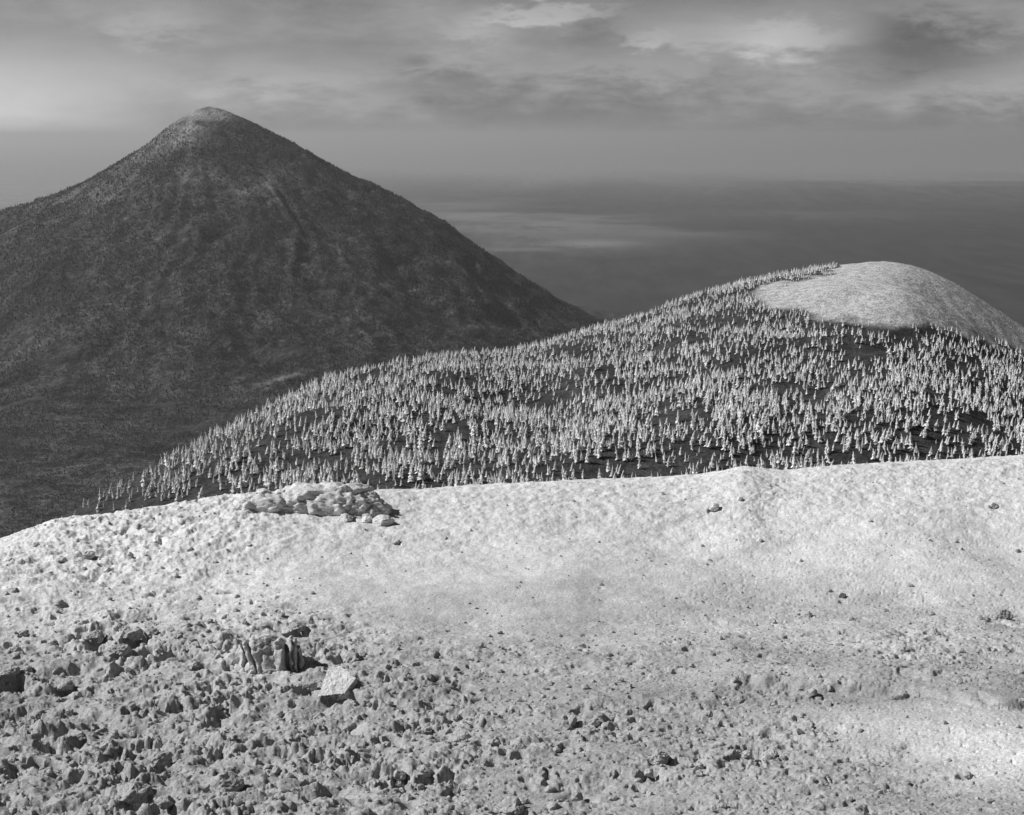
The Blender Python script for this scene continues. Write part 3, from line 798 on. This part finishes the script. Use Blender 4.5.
# the big named boulders
BIG = [(7, 668, 22, 'dark pitted boulder cut off by the picture edge', 'rock'), (134, 631, 20, 'rough boulder roofing the larger twin hollow', 'rock'),
       (96, 634, 17, 'rounded boulder beside the smaller twin hollow', 'rock'), (122, 647, 16, 'boulder between the two twin hollows', 'rock'),
       (152, 631, 14, 'stone at the pale end of the twin hollows', 'rock'), (132, 790, 36, 'largest rough boulder, dark faced, at the bottom of the photo', 'rock'),
       (297, 625, 16, 'dark-faced boulder over the hollow behind the fluted outcrop', 'rock'), (108, 745, 22, 'craggy boulder above the largest rough boulder', 'rock'),
       (160, 757, 24, 'wide craggy boulder leaning over a long dark hollow', 'rock'), (311, 684, 15, 'small block between the fluted outcrop and the pale slab', 'rock'),
       (352, 656, 20, 'flat stone with a dark lip behind the pale slab', 'rock'), (65, 684, 18, 'knobbly stone cluster block between the twin hollows and the picture edge', 'rock'),
       (843, 595, 8, 'lone dark stone on the smooth slope', 'rock_dark'), (583, 645, 8, 'lone dark stone at the middle of the slope', 'rock_dark'),
       (935, 632, 16, 'rugged block below the highest stretch of crest', 'rock'), (1002, 614, 20, 'rugged boulder near the picture edge below the highest crest', 'rock'),
       (226, 780, 34, 'low wide boulder with a shadowed front, alone below the fluted outcrop', 'rock'), (492, 752, 13, 'upright stone over a dark cleft in the lower middle', 'rock'),
       (519, 747, 14, 'stone beside the upright stone over the cleft', 'rock'), (425, 770, 18, 'humped stone over a round dark hollow', 'rock'),
       (511, 803, 26, 'broad humped rock at the bottom edge of the photo', 'rock'), (660, 754, 22, 'ragged low ledge stone in the dark band of rubble', 'rock')]
used = []
for i, (px_, py_, w_, lab, mt) in enumerate(BIG):
    x, y, z = on_ground(px_, py_ + w_ * 0.25, base_fn); k = y / F
    put('boulder', rock_mesh(500 + i, 4, 6, 0.24, 0.72), (x, y, z + w_ * k * 0.10), M[mt], lab, 'boulder', None, rz=i * 2.1, sc=(w_ * k * 0.58, w_ * k * 0.5, w_ * k * 0.52))
    used.append((px_, py_))

LM = [((335, 683), 'pale wedge slab'), ((272, 655), 'fluted outcrop'), ((120, 640), 'twin hollows'), ((132, 793), 'largest rough boulder'), ((320, 505), 'crest outcrop'),
      ((745, 473), 'small knob on the crest'), ((583, 646), 'lone dark stone mid-slope'), ((843, 597), 'lone dark stone on the smooth slope'), ((935, 634), 'rugged block'),
      ((492, 756), 'upright stone over the cleft'), ((990, 745), 'smooth pale apron'), ((660, 756), 'ragged ledge stone'), ((8, 675), 'pitted boulder at the picture edge'), ((425, 772), 'humped stone')]
SP = [(149, 605, 6), (134, 618, 7), (120, 618, 5), (162, 654, 5), (24, 632, 9), (33, 636, 7), (54, 642, 10), (16, 649, 11), (29, 668, 10), (63, 675, 6), (55, 672, 6), (195, 668, 8), (190, 685, 7), (132, 706, 8),
      (144, 714, 6), (112, 699, 7), (158, 701, 9), (168, 695, 6), (26, 704, 9), (40, 712, 11), (70, 711, 9), (62, 725, 7), (5, 736, 10), (18, 738, 10), (29, 737, 9), (79, 735, 13), (132, 733, 10), (158, 743, 12), (195, 746, 7),
      (187, 762, 10), (12, 760, 11), (34, 756, 12), (47, 757, 11), (45, 772, 11), (71, 753, 11), (8, 784, 9), (94, 800, 14), (166, 800, 18), (79, 788, 10), (530, 640, 6), (601, 584, 6), (397, 540, 7), (688, 644, 8), (679, 638, 6),
      (678, 667, 9), (550, 683, 9), (427, 729, 9), (400, 773, 14), (407, 797, 16), (523, 800, 12), (555, 806, 16), (613, 714, 8), (638, 780, 9), (649, 771, 12), (700, 766, 10), (387, 744, 9), (465, 735, 12), (490, 720, 9),
      (573, 719, 12), (595, 720, 12), (577, 795, 14), (550, 788, 12), (613, 797, 10), (398, 645, 7), (387, 667, 7), (481, 646, 6), (393, 692, 7), (414, 690, 7), (902, 650, 13), (881, 662, 6), (852, 619, 8), (772, 621, 9),
      (808, 614, 8), (839, 645, 9), (729, 676, 9), (944, 722, 8), (989, 800, 10), (967, 774, 11), (722, 806, 11), (772, 752, 12), (747, 753, 12), (846, 757, 8), (805, 760, 7), (886, 763, 5), (801, 715, 10), (904, 693, 10),
      (918, 693, 9), (949, 760, 6), (980, 617, 9), (962, 652, 7), (714, 506, 11), (740, 499, 7), (994, 504, 9), (819, 797, 9), (879, 793, 8), (911, 800, 8), (159, 537, 9), (190, 547, 7), (108, 570, 9), (36, 544, 10),
      (89, 553, 13), (237, 596, 6), (199, 598, 7), (236, 611, 6), (322, 645, 7), (362, 655, 11), (218, 656, 8), (234, 663, 8), (197, 667, 8), (233, 683, 10), (336, 765, 9), (311, 780, 11), (250, 803, 14), (205, 706, 9),
      (255, 702, 9), (280, 715, 8), (300, 735, 9), (350, 720, 9), (368, 700, 8), (340, 742, 8), (270, 750, 9), (365, 770, 10), (440, 700, 8), (455, 668, 7), (520, 700, 8), (500, 670, 7), (620, 680, 8), (640, 655, 7), (660, 720, 9),
      (740, 700, 8), (780, 680, 8), (830, 690, 8), (860, 730, 8), (960, 690, 8), (720, 640, 7), (760, 650, 7), (885, 610, 7), (910, 585, 6), (800, 560, 5), (760, 540, 6), (930, 540, 5), (870, 520, 5), (650, 560, 5), (470, 530, 5),
      (60, 560, 8), (10, 560, 9), (130, 555, 8), (15, 590, 8), (60, 600, 7), (110, 600, 6), (175, 575, 7), (215, 560, 6), (250, 545, 6), (210, 620, 7), (180, 640, 7), (245, 625, 6), (75, 660, 7), (100, 672, 7), (160, 680, 7)]
rocks12 = [rock_mesh(40 + i, 3, 6, 0.22, 0.75) for i in range(24)]
recs = {}
for i, (px_, py_, w_) in enumerate(SP):
    x, y, z = on_ground(px_, py_ + w_ * 0.2, base_fn); k = y / F
    z = float(front_h(np.array([x]), np.array([y]))[0]) if w_ < 9 else z
    o = put('rock', rocks12[i % 12 + (12 if py_ > 580 else 0)], (x, y, z + w_ * k * 0.08), M['rock'] if py_ > 580 else M['rock_pale'], None, 'rock', 'loose rocks on the pale ridge', rz=i * 1.7, ry=0.15 * math.sin(i), sc=(w_ * k * rng2.uniform(.5, .62), w_ * k * 0.5, w_ * k * rng2.uniform(.45, .62)))
    d, lx, ly, nm = min(((px_ - a) ** 2 + (py_ - b) ** 2, a, b, nm_) for (a, b), nm_ in LM)
    dx, dy = px_ - lx, py_ - ly
    side = ('above' if dy < 0 else 'below') if abs(dy) > abs(dx) * 0.7 else ('left of' if dx < 0 else 'right of')
    size = 'small' if w_ < 7.5 else ('stout' if w_ > 10.5 else 'middling')
    recs.setdefault((nm, side, size), []).append((d, o))
ORD = ['nearest', 'second-nearest', 'third-nearest', 'fourth-nearest', 'fifth-nearest', 'sixth-nearest', 'seventh-nearest', 'eighth-nearest', 'ninth-nearest', 'tenth-nearest', 'eleventh-nearest', 'twelfth-nearest']
for (nm, side, size), lst in recs.items():
    lst.sort(key=lambda t_: t_[0])
    for r_, (d, o) in enumerate(lst):
        o['label'] = f"{size} rough rock, only such {side} the {nm}" if len(lst) == 1 else f"{size} rough rock, {ORD[min(r_, 11)]} such {side} the {nm}"

# rubble nobody could count: one object
nR = 7000
rx_ = rng.uniform(-0.42, 0.42, nR * 3); ry_ = rng.uniform(40, 104, nR * 3); rx_ = rx_ * ry_
rz_ = front_h(rx_, ry_); px, py = proj(rx_, ry_, rz_)
pr = 0.04 + 0.55 * rough_mask(px, py) * np.clip(0.6 + fbm(rx_ / 3, ry_ / 3, 3), 0.05, 1.5)
sel = np.nonzero(rng.random(nR * 3) < pr)[0][:nR]
protos = []
for s_ in range(5):
    me = rock_mesh(900 + s_, 2, 5, 0.2, 0.8)
    v0 = np.zeros(len(me.vertices) * 3); me.vertices.foreach_get('co', v0); f0 = np.zeros(len(me.polygons) * 3, dtype=np.int32)
    me.polygons.foreach_get('vertices', f0); protos.append((v0.reshape(-1, 3), f0.reshape(-1, 3))); bpy.data.meshes.remove(me)
Vs, Fs = [], []; off = 0
pk = rng.integers(0, 5, len(sel)); sz = np.clip(rng.lognormal(math.log(0.055), 0.5, len(sel)), 0.025, 0.2); ro = rng.uniform(0, 6.28, len(sel))
for k in range(5):
    i_ = np.nonzero(pk == k)[0]; V0, F0 = protos[k]; c, s = np.cos(ro[i_])[:, None], np.sin(ro[i_])[:, None]; h = sz[i_][:, None]
    vx = (V0[None, :, 0] * c - V0[None, :, 1] * s) * h + rx_[sel[i_]][:, None]; vy = (V0[None, :, 0] * s + V0[None, :, 1] * c) * h + ry_[sel[i_]][:, None]
    vz = V0[None, :, 2] * h + rz_[sel[i_]][:, None] + h * 0.2
    Vs.append(np.stack([vx, vy, vz], -1).reshape(-1, 3)); Fs.append((F0[None] + (np.arange(len(i_)) * len(V0))[:, None, None] + off).reshape(-1, 3)); off += len(V0) * len(i_)
tag(mesh_np('rubble', np.concatenate(Vs), np.concatenate(Fs), M['rock'], False), 'scattered small stones and rubble over the pale ridge', 'rubble', kind='stuff')
